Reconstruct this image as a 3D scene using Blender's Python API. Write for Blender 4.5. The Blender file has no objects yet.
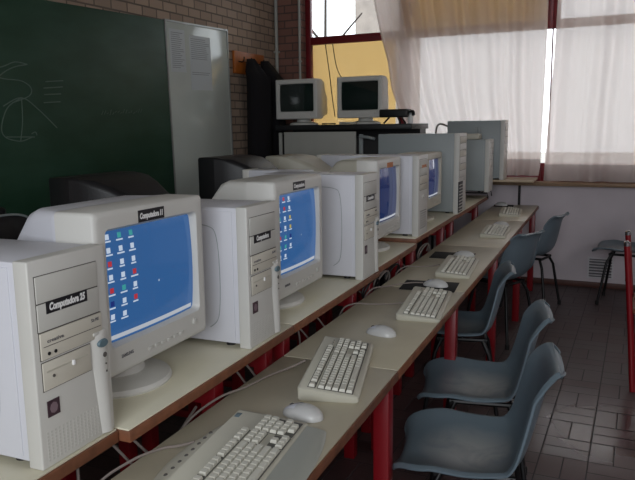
import bpy, bmesh, math, random
from mathutils import Vector, Matrix, noise
random.seed(7)
S = bpy.context.scene
C = S.collection
PI = math.pi
PHI = math.radians(2.29)          # the room is turned a little against the rows of desks

# ------------------------------------------------------------------ materials
def lin(c):
    return tuple(((v/255)/12.92 if v/255 <= .04045 else ((v/255+.055)/1.055)**2.4) for v in c)

def mat(name, col, rough=.5, metal=0., var=0., vscale=8., bump=0., bscale=60., spec=.5, coat=0., emit=None, estr=0.):
    m = bpy.data.materials.new(name); m.use_nodes = True
    nt = m.node_tree; b = nt.nodes['Principled BSDF']
    c = lin(col)
    b.inputs['Base Color'].default_value = (*c, 1)
    b.inputs['Roughness'].default_value = rough
    b.inputs['Metallic'].default_value = metal
    b.inputs['Specular IOR Level'].default_value = spec
    b.inputs['Coat Weight'].default_value = coat
    if emit:
        b.inputs['Emission Color'].default_value = (*lin(emit), 1)
        b.inputs['Emission Strength'].default_value = estr
    if var or bump:
        tc = nt.nodes.new('ShaderNodeTexCoord')
    if var:
        n = nt.nodes.new('ShaderNodeTexNoise'); n.inputs['Scale'].default_value = vscale
        n.inputs['Detail'].default_value = 5
        nt.links.new(tc.outputs['Object'], n.inputs['Vector'])
        r = nt.nodes.new('ShaderNodeValToRGB')
        r.color_ramp.elements[0].position = .3; r.color_ramp.elements[1].position = .7
        r.color_ramp.elements[0].color = (*[x*(1-var) for x in c], 1)
        r.color_ramp.elements[1].color = (*[min(1, x*(1+var)) for x in c], 1)
        nt.links.new(n.outputs['Fac'], r.inputs['Fac'])
        nt.links.new(r.outputs['Color'], b.inputs['Base Color'])
    if bump:
        n2 = nt.nodes.new('ShaderNodeTexNoise'); n2.inputs['Scale'].default_value = bscale
        nt.links.new(tc.outputs['Object'], n2.inputs['Vector'])
        bp = nt.nodes.new('ShaderNodeBump'); bp.inputs['Strength'].default_value = bump
        bp.inputs['Distance'].default_value = .004
        nt.links.new(n2.outputs['Fac'], bp.inputs['Height'])
        nt.links.new(bp.outputs['Normal'], b.inputs['Normal'])
    return m

M = {}
M['steel'] = mat('painted_steel', (212, 213, 221), .45, var=.03, vscale=3)
M['steel_grey'] = mat('grey_painted_steel', (152, 160, 162), .45, var=.04, vscale=3)
M['bezel'] = mat('beige_plastic', (208, 207, 202), .42, var=.03, vscale=6)
M['bezel_dark'] = mat('beige_plastic_aged', (192, 188, 174), .45, var=.05, vscale=9)
M['cover'] = mat('bay_plastic', (200, 199, 193), .5)
M['drive'] = mat('drive_plastic', (206, 201, 188), .4)
M['seam'] = mat('dark_seam', (92, 88, 84), .7)
M['screenoff'] = mat('dark_glass', (22, 34, 32), .06, spec=.6)
M['black'] = mat('black_plastic', (24, 24, 27), .42, bump=.15, bscale=200)
M['blackm'] = mat('black_metal', (20, 20, 22), .4, metal=.3)
M['label'] = mat('black_label', (26, 24, 30), .4)
M['white'] = mat('white_print', (235, 235, 235), .6)
M['greyprint'] = mat('grey_print', (100, 100, 104), .6)
M['teal'] = mat('blue_grey_button', (96, 118, 128), .3)
M['badge'] = mat('maroon_badge', (66, 44, 54), .35)
M['badgein'] = mat('pale_badge_print', (130, 110, 118), .4)
M['orange'] = mat('orange_sticker', (196, 120, 66), .5)
M['redst'] = mat('red_sticker', (150, 50, 56), .5)
M['key'] = mat('key_plastic', (214, 212, 200), .5)
M['kb'] = mat('keyboard_plastic', (196, 193, 178), .5, var=.03)
M['kbdark'] = mat('keyboard_well', (92, 91, 86), .6)
M['palm'] = mat('grey_palm_rest', (166, 168, 160), .35)
M['mouse'] = mat('mouse_plastic', (196, 196, 194), .35)
M['pad'] = mat('black_rubber', (18, 18, 19), .8)
M['laminate'] = mat('cream_laminate', (224, 219, 196), .34, var=.05, vscale=5)
M['laminate2'] = mat('worn_beige_laminate', (192, 184, 162), .36, var=.07, vscale=4)
M['woodedge'] = mat('wooden_edge', (122, 76, 52), .5, var=.25, vscale=25)
M['redpaint'] = mat('red_enamel', (128, 13, 24), .35, var=.08, vscale=12)
M['redframe'] = mat('red_window_paint', (112, 20, 30), .4, var=.1)
M['cable'] = mat('pale_cable', (140, 130, 124), .5)
M['cabledark'] = mat('dark_cable', (40, 38, 38), .5)
M['plaster'] = mat('lavender_plaster', (206, 197, 203), .75, var=.08, vscale=2.5, bump=.15, bscale=40)
M['ceiling'] = mat('white_ceiling', (190, 188, 182), .9)
M['chalk'] = mat('chalk', (98, 116, 106), .9)
M['whiteboard'] = mat('grey_whiteboard', (192, 200, 194), .15, var=.05, vscale=2)
M['boardframe'] = mat('board_trim', (150, 152, 150), .4, metal=.3)
M['paper'] = mat('printed_paper', (196, 203, 206), .7)
M['ink'] = mat('faded_ink', (136, 142, 148), .7)
M['rackwood'] = mat('orange_wood', (172, 96, 36), .4, var=.2, vscale=14)
M['coat'] = mat('dark_coat', (17, 14, 19), .95, bump=.4, bscale=90)
M['pipe'] = mat('pale_pipe', (170, 172, 166), .5)
M['sill'] = mat('tan_sill', (150, 124, 98), .5, var=.15, vscale=10)
M['base'] = mat('brown_baseboard', (84, 50, 42), .5)
M['vent'] = mat('vent_metal', (205, 202, 206), .45)
M['chrome'] = mat('chrome', (190, 190, 192), .2, metal=1)
M['cabinet'] = mat('white_cabinet_panel', (176, 176, 170), .5, var=.03)
M['cornertop'] = mat('tan_tabletop', (176, 156, 128), .4)
M['purple'] = mat('purple_cloth', (74, 30, 78), .9)
M['concrete'] = mat('outside_concrete', (150, 140, 132), .8, var=.2, vscale=3)
M['bark'] = mat('outside_bark', (60, 52, 48), .9)
M['ground'] = mat('outside_ground', (150, 146, 138), .9)

def brick(name, c1, c2, mortar):
    m = bpy.data.materials.new(name); m.use_nodes = True
    nt = m.node_tree; b = nt.nodes['Principled BSDF']
    tc = nt.nodes.new('ShaderNodeTexCoord'); sp = nt.nodes.new('ShaderNodeSeparateXYZ')
    nt.links.new(tc.outputs['Object'], sp.inputs[0])
    ad = nt.nodes.new('ShaderNodeMath'); ad.operation = 'ADD'
    nt.links.new(sp.outputs['X'], ad.inputs[0]); nt.links.new(sp.outputs['Y'], ad.inputs[1])
    cb = nt.nodes.new('ShaderNodeCombineXYZ')
    nt.links.new(ad.outputs[0], cb.inputs['X']); nt.links.new(sp.outputs['Z'], cb.inputs['Y'])
    bt = nt.nodes.new('ShaderNodeTexBrick')
    bt.inputs['Scale'].default_value = 1
    bt.inputs['Brick Width'].default_value = .17; bt.inputs['Row Height'].default_value = .074
    bt.inputs['Mortar Size'].default_value = .007; bt.inputs['Mortar Smooth'].default_value = .2
    bt.inputs['Color1'].default_value = (*lin(c1), 1); bt.inputs['Color2'].default_value = (*lin(c2), 1)
    bt.inputs['Mortar'].default_value = (*lin(mortar), 1)
    nt.links.new(cb.outputs[0], bt.inputs['Vector'])
    nt.links.new(bt.outputs['Color'], b.inputs['Base Color'])
    bp = nt.nodes.new('ShaderNodeBump'); bp.invert = True; bp.inputs['Strength'].default_value = .5
    bp.inputs['Distance'].default_value = .01
    nt.links.new(bt.outputs['Fac'], bp.inputs['Height']); nt.links.new(bp.outputs['Normal'], b.inputs['Normal'])
    b.inputs['Roughness'].default_value = .8
    return m
M['brick'] = brick('brown_brick', (172, 150, 132), (152, 132, 116), (106, 94, 84))
M['brickred'] = brick('red_brown_brick', (140, 100, 88), (122, 86, 76), (92, 74, 68))

def floor_mat():
    m = bpy.data.materials.new('basket_weave_tiles'); m.use_nodes = True
    nt = m.node_tree; b = nt.nodes['Principled BSDF']; L = nt.links.new
    def mth(op, a, c=None, d=None):
        n = nt.nodes.new('ShaderNodeMath'); n.operation = op
        for i, v in enumerate((a, c, d)):
            if v is None: continue
            if isinstance(v, (int, float)): n.inputs[i].default_value = v
            else: L(v, n.inputs[i])
        return n.outputs[0]
    tc = nt.nodes.new('ShaderNodeTexCoord'); sp = nt.nodes.new('ShaderNodeSeparateXYZ')
    L(tc.outputs['Object'], sp.inputs[0])
    u = mth('MULTIPLY', mth('ADD', sp.outputs['X'], .128+20), 5.)
    v = mth('MULTIPLY', mth('SUBTRACT', sp.outputs['Y'], 3.8-20), 5.)
    fu, fv = mth('FLOOR', u), mth('FLOOR', v)
    ru, rv = mth('FRACT', u), mth('FRACT', v)
    par = mth('MODULO', mth('ADD', fu, fv), 2.)
    # coordinate along the split
    s = mth('ADD', mth('MULTIPLY', ru, mth('SUBTRACT', 1., par)), mth('MULTIPLY', rv, par))
    t = mth('ADD', mth('MULTIPLY', rv, mth('SUBTRACT', 1., par)), mth('MULTIPLY', ru, par))
    s2 = mth('MULTIPLY', s, 2.)
    half = mth('FLOOR', s2); fs = mth('FRACT', s2)
    ds = mth('MULTIPLY', mth('MINIMUM', fs, mth('SUBTRACT', 1., fs)), .1)
    dt = mth('MULTIPLY', mth('MINIMUM', t, mth('SUBTRACT', 1., t)), .2)
    d = mth('MINIMUM', ds, dt)
    tile = mth('GREATER_THAN', d, .0026)
    cb = nt.nodes.new('ShaderNodeCombineXYZ'); L(fu, cb.inputs[0]); L(fv, cb.inputs[1]); L(half, cb.inputs[2])
    wn = nt.nodes.new('ShaderNodeTexWhiteNoise'); L(cb.outputs[0], wn.inputs['Vector'])
    rp = nt.nodes.new('ShaderNodeValToRGB')
    rp.color_ramp.elements[0].color = (*lin((50, 30, 30)), 1); rp.color_ramp.elements[1].color = (*lin((68, 44, 44)), 1)
    L(wn.outputs['Value'], rp.inputs['Fac'])
    mx = nt.nodes.new('ShaderNodeMix'); mx.data_type = 'RGBA'
    mx.inputs['A'].default_value = (*lin((20, 12, 12)), 1); L(rp.outputs['Color'], mx.inputs['B']); L(tile, mx.inputs['Factor'])
    L(mx.outputs['Result'], b.inputs['Base Color'])
    ns = nt.nodes.new('ShaderNodeTexNoise'); ns.inputs['Scale'].default_value = 6; L(tc.outputs['Object'], ns.inputs['Vector'])
    rg = mth('ADD', mth('ADD', .10, mth('MULTIPLY', wn.outputs['Value'], .10)), mth('MULTIPLY', ns.outputs['Fac'], .08))
    vd = nt.nodes.new('ShaderNodeVectorMath'); vd.operation = 'DISTANCE'; vd.inputs[1].default_value = (-.02, 3.38, 0)
    L(tc.outputs['Object'], vd.inputs[0])
    mr = nt.nodes.new('ShaderNodeMapRange'); mr.interpolation_type = 'SMOOTHSTEP'
    mr.inputs['From Min'].default_value = .18; mr.inputs['From Max'].default_value = .62
    mr.inputs['To Min'].default_value = 0; mr.inputs['To Max'].default_value = .36
    L(vd.outputs['Value'], mr.inputs['Value'])          # the walked-on middle of the aisle is polished, the rest is dull
    rg = mth('ADD', rg, mr.outputs['Result'])
    rgh = mth('ADD', mth('MULTIPLY', rg, tile), mth('MULTIPLY', mth('SUBTRACT', 1., tile), .8))
    L(rgh, b.inputs['Roughness'])
    bp = nt.nodes.new('ShaderNodeBump'); bp.inputs['Strength'].default_value = .4; bp.inputs['Distance'].default_value = .003
    L(mth('MINIMUM', mth('MULTIPLY', d, 200.), 1.), bp.inputs['Height']); L(bp.outputs['Normal'], b.inputs['Normal'])
    b.inputs['IOR'].default_value = 2.0
    return m
M['floor'] = floor_mat()

def chalkboard_mat():
    m = mat('green_chalkboard', (30, 62, 46), .6)
    nt = m.node_tree; b = nt.nodes['Principled BSDF']
    tc = nt.nodes.new('ShaderNodeTexCoord'); mp = nt.nodes.new('ShaderNodeMapping')
    mp.inputs['Scale'].default_value = (1, 1.2, 3.)
    n = nt.nodes.new('ShaderNodeTexNoise'); n.inputs['Scale'].default_value = 2.2; n.inputs['Detail'].default_value = 8
    r = nt.nodes.new('ShaderNodeValToRGB')
    r.color_ramp.elements[0].position = .35; r.color_ramp.elements[1].position = .8
    r.color_ramp.elements[0].color = (*lin((18, 60, 38)), 1); r.color_ramp.elements[1].color = (*lin((42, 78, 60)), 1)
    nt.links.new(tc.outputs['Object'], mp.inputs['Vector']); nt.links.new(mp.outputs[0], n.inputs['Vector'])
    nt.links.new(n.outputs['Fac'], r.inputs['Fac']); nt.links.new(r.outputs['Color'], b.inputs['Base Color'])
    return m
M['chalkboard'] = chalkboard_mat()

def cloth(name, col, transl, transp=0.):
    m = bpy.data.materials.new(name); m.use_nodes = True
    nt = m.node_tree; nt.nodes.clear()
    o = nt.nodes.new('ShaderNodeOutputMaterial')
    d = nt.nodes.new('ShaderNodeBsdfDiffuse'); t = nt.nodes.new('ShaderNodeBsdfTranslucent')
    d.inputs[0].default_value = (*lin(col), 1); t.inputs[0].default_value = (*lin(col), 1)
    mx = nt.nodes.new('ShaderNodeMixShader'); mx.inputs[0].default_value = transl
    nt.links.new(d.outputs[0], mx.inputs[1]); nt.links.new(t.outputs[0], mx.inputs[2])
    last = mx
    if transp:
        tr = nt.nodes.new('ShaderNodeBsdfTransparent')
        m2 = nt.nodes.new('ShaderNodeMixShader'); m2.inputs[0].default_value = transp
        nt.links.new(mx.outputs[0], m2.inputs[1]); nt.links.new(tr.outputs[0], m2.inputs[2]); last = m2
    nt.links.new(last.outputs[0], o.inputs[0])
    return m
M['curtain'] = cloth('sheer_curtain', (234, 217, 210), .60, .11)
M['hem'] = cloth('curtain_hem', (205, 196, 194), .5, .1)
M['blind'] = cloth('tan_blind', (238, 218, 178), .62)

def glass_mat():
    m = bpy.data.materials.new('window_glass'); m.use_nodes = True
    nt = m.node_tree; nt.nodes.clear()
    o = nt.nodes.new('ShaderNodeOutputMaterial')
    g = nt.nodes.new('ShaderNodeBsdfGlossy'); g.inputs['Roughness'].default_value = .03
    t = nt.nodes.new('ShaderNodeBsdfTransparent'); t.inputs[0].default_value = (.93, .95, .95, 1)
    f = nt.nodes.new('ShaderNodeFresnel'); f.inputs[0].default_value = 1.45
    mx = nt.nodes.new('ShaderNodeMixShader')
    nt.links.new(f.outputs[0], mx.inputs[0]); nt.links.new(t.outputs[0], mx.inputs[1]); nt.links.new(g.outputs[0], mx.inputs[2])
    nt.links.new(mx.outputs[0], o.inputs[0])
    return m
M['glass'] = glass_mat()

def chair_mat():
    m = mat('blue_grey_shell', (98, 112, 122), .36)
    nt = m.node_tree; b = nt.nodes['Principled BSDF']
    tc = nt.nodes.new('ShaderNodeTexCoord')
    n = nt.nodes.new('ShaderNodeTexNoise'); n.inputs['Scale'].default_value = 5.; n.inputs['Detail'].default_value = 6; n.inputs['Distortion'].default_value = 1.2
    mp = nt.nodes.new('ShaderNodeMapping'); mp.inputs['Scale'].default_value = (1, .6, 1)
    nt.links.new(tc.outputs['Object'], mp.inputs[0]); nt.links.new(mp.outputs[0], n.inputs['Vector'])
    # dusty wear on the middle of the seat
    vm = nt.nodes.new('ShaderNodeVectorMath'); vm.operation = 'DISTANCE'; vm.inputs[1].default_value = (.02, 0, .43)
    nt.links.new(tc.outputs['Object'], vm.inputs[0])
    mr = nt.nodes.new('ShaderNodeMapRange'); mr.inputs['From Min'].default_value = .17; mr.inputs['From Max'].default_value = .05
    nt.links.new(vm.outputs['Value'], mr.inputs['Value'])
    r = nt.nodes.new('ShaderNodeValToRGB'); r.color_ramp.elements[0].position = .44; r.color_ramp.elements[1].position = .55
    nt.links.new(n.outputs['Fac'], r.inputs['Fac'])
    mu = nt.nodes.new('ShaderNodeMath'); mu.operation = 'MULTIPLY'
    nt.links.new(mr.outputs['Result'], mu.inputs[0]); nt.links.new(r.outputs['Color'], mu.inputs[1])
    mu2 = nt.nodes.new('ShaderNodeMath'); mu2.operation = 'MULTIPLY'; mu2.inputs[1].default_value = .8
    nt.links.new(mu.outputs[0], mu2.inputs[0])
    mx = nt.nodes.new('ShaderNodeMix'); mx.data_type = 'RGBA'
    mx.inputs['A'].default_value = (*lin((104, 119, 129)), 1); mx.inputs['B'].default_value = (*lin((172, 176, 176)), 1)
    nt.links.new(mu2.outputs[0], mx.inputs['Factor']); nt.links.new(mx.outputs['Result'], b.inputs['Base Color'])
    return m
M['chair'] = chair_mat()

def lit(name, col, s, rough=.12):
    return mat(name, (8, 10, 16), rough, emit=col, estr=s)
M['desktop'] = lit('blue_desktop_screen', (62, 114, 178), .58)
M['desktop_dim'] = lit('dim_blue_screen', (44, 70, 136), .30, .06)
M['ic_white'] = lit('icon_white', (205, 220, 240), .75)
M['ic_yel'] = lit('icon_yellow', (200, 180, 90), .7)
M['ic_red'] = lit('icon_red', (196, 60, 70), .7)
M['ic_teal'] = lit('icon_teal', (70, 170, 170), .7)
M['ic_navy'] = lit('icon_navy', (40, 60, 140), .6)
M['taskbar'] = lit('taskbar_grey', (190, 196, 206), .75)

# ------------------------------------------------------------------ mesh building
class MB:
    def __init__(s): s.bm = bmesh.new(); s.mi = 0; s.mats = None
    def _add(s, tmp):
        for f in tmp.faces: f.material_index = s.mi
        me = bpy.data.meshes.new('tmp'); tmp.to_mesh(me); tmp.free(); s.bm.from_mesh(me); bpy.data.meshes.remove(me)
    def box(s, x0, x1, y0, y1, z0, z1, bev=0., seg=2, mx=None):
        t = bmesh.new(); bmesh.ops.create_cube(t, size=1)
        for v in t.verts:
            v.co = Vector(((x0+x1)/2+v.co.x*(x1-x0), (y0+y1)/2+v.co.y*(y1-y0), (z0+z1)/2+v.co.z*(z1-z0)))
        if bev: bmesh.ops.bevel(t, geom=list(t.edges), offset=bev, segments=seg, profile=.5, affect='EDGES')
        if mx is not None: t.transform(mx)
        s._add(t); return s
    def loft(s, rings, cap0=True, cap1=True, closed=True):
        t = bmesh.new(); vr = [[t.verts.new(p) for p in r] for r in rings]
        n = len(rings[0])
        for a, b in zip(vr, vr[1:]):
            for i in range(n if closed else n-1):
                j = (i+1) % n
                t.faces.new((a[i], a[j], b[j], b[i]))
        if cap0: t.faces.new(list(reversed(vr[0])))
        if cap1: t.faces.new(vr[-1])
        bmesh.ops.recalc_face_normals(t, faces=list(t.faces))
        s._add(t); return s
    def tube(s, pts, r, n=8, smooth=0):
        pts = [Vector(p) for p in pts]
        if smooth: pts = spline(pts, smooth)
        rings = []
        nrm = None
        for i, p in enumerate(pts):
            d = (pts[min(i+1, len(pts)-1)]-pts[max(i-1, 0)]).normalized()
            if nrm is None:
                nrm = d.orthogonal().normalized()
            nrm = (nrm-d*nrm.dot(d)).normalized(); bi = d.cross(nrm)
            rr = r if not callable(r) else r(i/(len(pts)-1))
            rings.append([p+(nrm*math.cos(2*PI*k/n)+bi*math.sin(2*PI*k/n))*rr for k in range(n)])
        return s.loft(rings)
    def lathe(s, prof, c=(0, 0, 0), n=32, axis='Z', sy=1.):
        rings = []
        for r, h in prof:
            r = max(r, 1e-4)
            if axis == 'Z': rings.append([(c[0]+r*math.cos(2*PI*k/n), c[1]+sy*r*math.sin(2*PI*k/n), c[2]+h) for k in range(n)])
            else: rings.append([(c[0]+h, c[1]+r*math.cos(2*PI*k/n), c[2]+sy*r*math.sin(2*PI*k/n)) for k in range(n)])
        return s.loft(rings)
    def grid(s, fn, nu, nv):
        t = bmesh.new(); v = [[t.verts.new(fn(i/nu, j/nv)) for j in range(nv+1)] for i in range(nu+1)]
        for i in range(nu):
            for j in range(nv): t.faces.new((v[i][j], v[i+1][j], v[i+1][j+1], v[i][j+1]))
        s._add(t); return s
    def text(s, body, size, mx, bold=0., shear=0., depth=.0004, width=None):
        cu = bpy.data.curves.new('txt', 'FONT'); cu.body = body; cu.size = size; cu.extrude = depth
        cu.offset = bold; cu.shear = shear; cu.align_x = 'CENTER'; cu.align_y = 'CENTER'; cu.resolution_u = 3
        o = bpy.data.objects.new('txt', cu); C.objects.link(o); bpy.context.view_layer.update()
        me = bpy.data.meshes.new_from_object(o.evaluated_get(bpy.context.evaluated_depsgraph_get()))
        bpy.data.objects.remove(o); bpy.data.curves.remove(cu)
        t = bmesh.new(); t.from_mesh(me); bpy.data.meshes.remove(me)
        if width:
            xs = [v.co.x for v in t.verts]; k = width/(max(xs)-min(xs))
            for v in t.verts: v.co.x *= k
        t.transform(mx); s._add(t); return s
    def build(s, name, m, parent=None, smooth=True, ang=40, loc=None):
        me = bpy.data.meshes.new(name); s.bm.to_mesh(me); s.bm.free()
        for x in (m if isinstance(m, (list, tuple)) else [m]): me.materials.append(x)
        if smooth:
            me.shade_smooth(); me.set_sharp_from_angle(angle=math.radians(ang))
        o = bpy.data.objects.new(name, me); C.objects.link(o)
        if parent: o.parent = parent
        if loc: o.location = loc
        return o

def spline(P, n):
    out = []
    for i in range(len(P)-1):
        p0, p1, p2, p3 = P[max(i-1, 0)], P[i], P[i+1], P[min(i+2, len(P)-1)]
        for k in range(n):
            t = k/n
            out.append(.5*((2*p1)+(p2-p0)*t+(2*p0-5*p1+4*p2-p3)*t*t+(3*p1-p0-3*p2+p3)*t**3))
    return out+[P[-1]]

def rr(x, w, h, r, cy=0., cz=0., n=5):
    pts = []
    for sx, sz, a0 in ((1, 1, 0), (-1, 1, 90), (-1, -1, 180), (1, -1, 270)):
        for k in range(n+1):
            a = math.radians(a0+90*k/n)
            pts.append((x, cy+sx*(w/2-r)+r*math.cos(a), cz+sz*(h/2-r)+r*math.sin(a)))
    return pts

def front(x, y, z):   # frame of a label on a face that looks along +X
    return Matrix(((0, 0, 1, x), (1, 0, 0, y), (0, 1, 0, z), (0, 0, 0, 1)))

def tag(o, label, cat, group=None, kind=None):
    o['label'] = label; o['category'] = cat
    if group: o['group'] = group
    if kind: o['kind'] = kind
    return o
def thing(name, label, cat, loc=(0, 0, 0), rz=0., group=None):
    o = bpy.data.objects.new(name, None); C.objects.link(o)
    o.empty_display_size = .05
    o.location = loc; o.rotation_euler = (0, 0, rz)
    return tag(o, label, cat, group)
def struct(o, label=None):
    o['kind'] = 'structure'
    if label: o['label'] = label
    return o
def kids(o): return [c for c in bpy.data.objects if c.parent == o]
def dup(o, parent=None):
    c = o.copy(); C.objects.link(c)
    if parent: c.parent = parent
    for k in kids(o): dup(k, c)
    return c
def rm(x, y, z=0.):
    return Vector((x*math.cos(PHI)+y*math.sin(PHI), -x*math.sin(PHI)+y*math.cos(PHI), z))
def room(o, loc=(0, 0, 0)):
    o.rotation_euler = (0, 0, -PHI); o.location = rm(*loc); return o

# ------------------------------------------------------------------ the room (room coordinates)
XL, YB, XRR, YF, ZC = -3.46, 6.45, 2.6, -3.2, 3.0
struct(room(MB().box(XL-.2, XRR+.2, YF-.2, YB+.25, -.1, 0).build('floor', M['floor'])), 'dark red-brown basket weave floor tiles')
struct(room(MB().box(XL-.2, XRR+.2, YF-.2, YB+.25, ZC, ZC+.1).build('ceiling', M['ceiling'])))
struct(room(MB().box(XL-.2, XL, YF, YB+.25, 0, ZC).build('wall_left', M['brick'])), 'brown brick side wall')
struct(room(MB().box(XRR, XRR+.2, YF, YB+.25, 0, ZC).build('wall_right', M['plaster'])))
struct(room(MB().box(XL-.2, XRR+.2, YF-.2, YF, 0, ZC).build('wall_rear', M['plaster'])))
WX0 = -3.165
b = MB(); b.box(WX0, XRR, YB, YB+.2, 0, .93)
struct(room(b.build('wall_back', M['plaster'])), 'lavender grey plaster wall under the window')
struct(room(MB().box(XL, WX0, YB-.04, YB+.2, 0, ZC).build('wall_back_pillar', M['brickred'])), 'red-brown brick pillar beside the window')
struct(room(MB().box(WX0, XRR, YB-.012, YB, 0, .05, .003).build('baseboard_back', M['base'])))
struct(room(MB().box(WX0+.005, XRR, YB-.10, YB+.02, .905, .94, .006).build('trim_1', M['sill'])), 'tan window sill')
# windows
def window(n, x0, x1, panels):
    b = MB()
    y0, y1 = YB+.06, YB+.12
    fw = .055
    for xa, xb, thin in ((x0, x0+fw, n == 3), (x1-fw, x1, n == 2)):
        if thin:      # the casement beside the gap of the curtains has only a slim stile below the transom
            b.box(xa, xb, y0, y1, 2.275, ZC, .004); b.box(xa, xb, y0, y1, .93, 1.10, .004)
            e = xb if n == 2 else xa
            b.box(e-.004, e+.004, y0, y1, 1.10, 2.275)
        else: b.box(xa, xb, y0, y1, .93, ZC, .004)
    b.box(x0+fw, x1-fw, y0, y1, .93, 1.10, .004)
    b.box(x0+fw, x1-fw, y0, y1, 2.275, 2.35, .004)
    b.box(x0+fw, x1-fw, y0, y1, ZC-.06, ZC, .004)
    w = struct(room(b.build('window_%d' % n, M['redframe'])), 'red painted window frame')
    for (za, zb) in ((1.10, 2.275), (2.35, ZC-.06)):
        MB().box(x0+fw, x1-fw, YB+.088, YB+.092, za, zb).build('pane', M['glass'], w)
    for (za, zb, xa, xb) in panels:
        MB().box(xa, xb, YB+.125, YB+.135, za, zb).build('blind', M['blind'], w)
    return w
window(1, WX0, -2.11, [(1.06, 2.30, WX0+.02, -2.22)])
window(2, -2.11, -.755, [(2.30, 2.99, -2.09, -.775)])
window(3, -.755, .95, [])
window(4, .95, XRR, [])
# board wall
def room_thing(o): o.rotation_euler = (0, 0, -PHI); o.location = rm(0, 0, 0); return o

# chalkboard (leans a degree out of true, like in the photo)
ch = thing('chalkboard', 'dark green chalkboard on the brick wall with faint chalk drawings', 'chalkboard'); room_thing(ch)
def tilt(o, y, z, deg):   # rotate a wall thing in the wall plane about (y,z) in room coords
    a = math.radians(deg)
    o.matrix_world = Matrix.Rotation(-PHI, 4, 'Z') @ Matrix.Translation((0, y, z)) @ Matrix.Rotation(a, 4, 'X') @ Matrix.Translation((0, -y, -z))
tilt(ch, 4.53, 2.29, 1.6)
MB().box(XL+.002, XL+.03, .6, 4.53, .86, 2.29, .003).build('board', M['chalkboard'], ch)
MB().box(XL+.002, XL+.07, .8, 4.4, .83, .858, .003).build('chalk_tray', M['boardframe'], ch)
b = MB()
strokes = [[(3.27,1.79),(3.42,1.80)],[(3.25,1.75),(3.41,1.76)],[(3.25,1.71),(3.39,1.715)],[(3.24,1.66),(3.38,1.665)],
 [(2.86,1.85),(2.96,1.87),(3.05,1.90),(3.14,1.89)],[(2.86,1.76),(2.95,1.83),(3.04,1.87),(3.14,1.89)],
 [(2.93,1.64),(3.07,1.69),(3.19,1.62),(3.33,1.5)],[(3.07,1.69),(3.06,1.55),(3.03,1.43)],[(3.07,1.69),(2.97,1.64),(2.92,1.57),(2.90,1.5),(2.92,1.46),(2.97,1.44),(3.04,1.43),(3.12,1.45)],
 [(2.93,1.46),(3.14,1.45)],[(2.8,1.83),(2.95,1.80),(3.08,1.79),(3.15,1.75),(3.13,1.7),(3.0,1.66)],[(3.12,1.47),(3.15,1.48),(3.16,1.46)]]
for s in strokes:
    MB().tube([(XL+.031, y, z) for y, z in s], .0035, 5, 5).build('chalk_line', M['chalk'], ch)
rnd = random.Random(3)
for k in range(16):
    y = 3.75+.028*k; b.tube([(XL+.031, y, 1.58+rnd.uniform(-.01, .01)), (XL+.031, y+.018, 1.60+rnd.uniform(-.015, .015))], .0015, 4)
b.build('faint_writing', M['chalk'], ch)
wb = thing('whiteboard', 'tall grey-white whiteboard beside the green chalkboard', 'whiteboard'); tilt(wb, 4.54, 2.29, 1.5)
MB().box(XL+.002, XL+.028, 4.548, 5.435, .86, 2.285, .003).build('board', M['whiteboard'], wb)
b = MB()
for (y0, y1, z0, z1) in ((4.535, 4.548, .85, 2.30), (5.435, 5.448, .85, 2.30), (4.548, 5.435, 2.285, 2.30), (4.548, 5.435, .85, .86)):
    b.box(XL+.002, XL+.034, y0, y1, z0, z1)
b.build('trim', M['boardframe'], wb, smooth=False)
def sheet(y0, y1, z0, z1, label, seed, gap):
    p = thing('notice_sheet', label, 'paper', group='papers on the whiteboard'); tilt(p, 4.54, 2.29, 1.5)
    MB().box(XL+.0285, XL+.0295, y0, y1, z0, z1).build('paper', M['paper'], p, smooth=False)
    r = random.Random(seed); b = MB(); z = z1-.03
    while z > z0+.02:
        if not gap or z > z0+.24 or (.12 < z-z0 < .15):
            b.box(XL+.0296, XL+.030, y0+.02, y1-.02-r.uniform(0, .06), z, z+.005)
        z -= .016
    b.build('printed_lines', M['ink'], p, smooth=False)
sheet(4.585, 4.79, 1.90, 2.235, 'left paper on the whiteboard, filled with fine grey lines', 1, False)
sheet(4.85, 5.16, 1.76, 2.205, 'right paper on the whiteboard, mostly blank in its lower half', 2, True)
# coat rack and coats
rk = thing('coat_rack', 'orange wooden coat rack board on the brick wall', 'coat rack'); room_thing(rk)
MB().box(XL+.001, XL+.026, 5.56, 6.12, 1.95, 2.155, .006).build('board', M['rackwood'], rk)
for k, y in enumerate((5.63, 5.76, 6.00)):
    MB().tube([(XL+.026, y, 2.06), (XL+.07, y, 2.055), (XL+.085, y, 2.075), (XL+.088, y, 2.10)], .006, 8, 5).build('hook', M['blackm'], rk)
def coat(y, z1, w, z0, label, seed):
    c = thing('coat', label, 'coat', group='coats on the wooden rack'); room_thing(c)
    r = random.Random(seed); rings = []
    N = 28
    for i in range(19):
        t = i/18; z = z1+(z0-z1)*t
        ww = w*(.16+.66*min(1, (t/.12)**.8)+.26*t)*(1+.10*math.sin(t*7+seed))*.5
        th = .045+.075*min(1, t/.2)
        ring = []
        for k in range(N):
            a = 2*PI*k/N
            f = 1+.13*math.sin(5*a+seed+t*2)+.08*math.sin(9*a+2*seed-t*3)
            ring.append((XL+.03+th*1.15+th*math.cos(a)*f*.85, y+ww*math.sin(a)*(1+.06*math.sin(3*a+t*4)), z))
        rings.append(ring)
    MB().loft(rings).build('coat_body', M['coat'], c, ang=80)
    rings2 = []
    for i in range(10):
        t = i/9; z = z1-.16-.52*t
        rings2.append([(XL+.19+.02*t+.045*math.cos(2*PI*k/12), y+w*(.30-.02*t)+.05*math.sin(2*PI*k/12), z) for k in range(12)])
    MB().loft(rings2).build('sleeve', M['coat'], c, ang=80)
coat(5.755, 2.09, .285, 1.02, 'dark coat hanging on the rack, nearer the whiteboard', 1)
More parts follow.
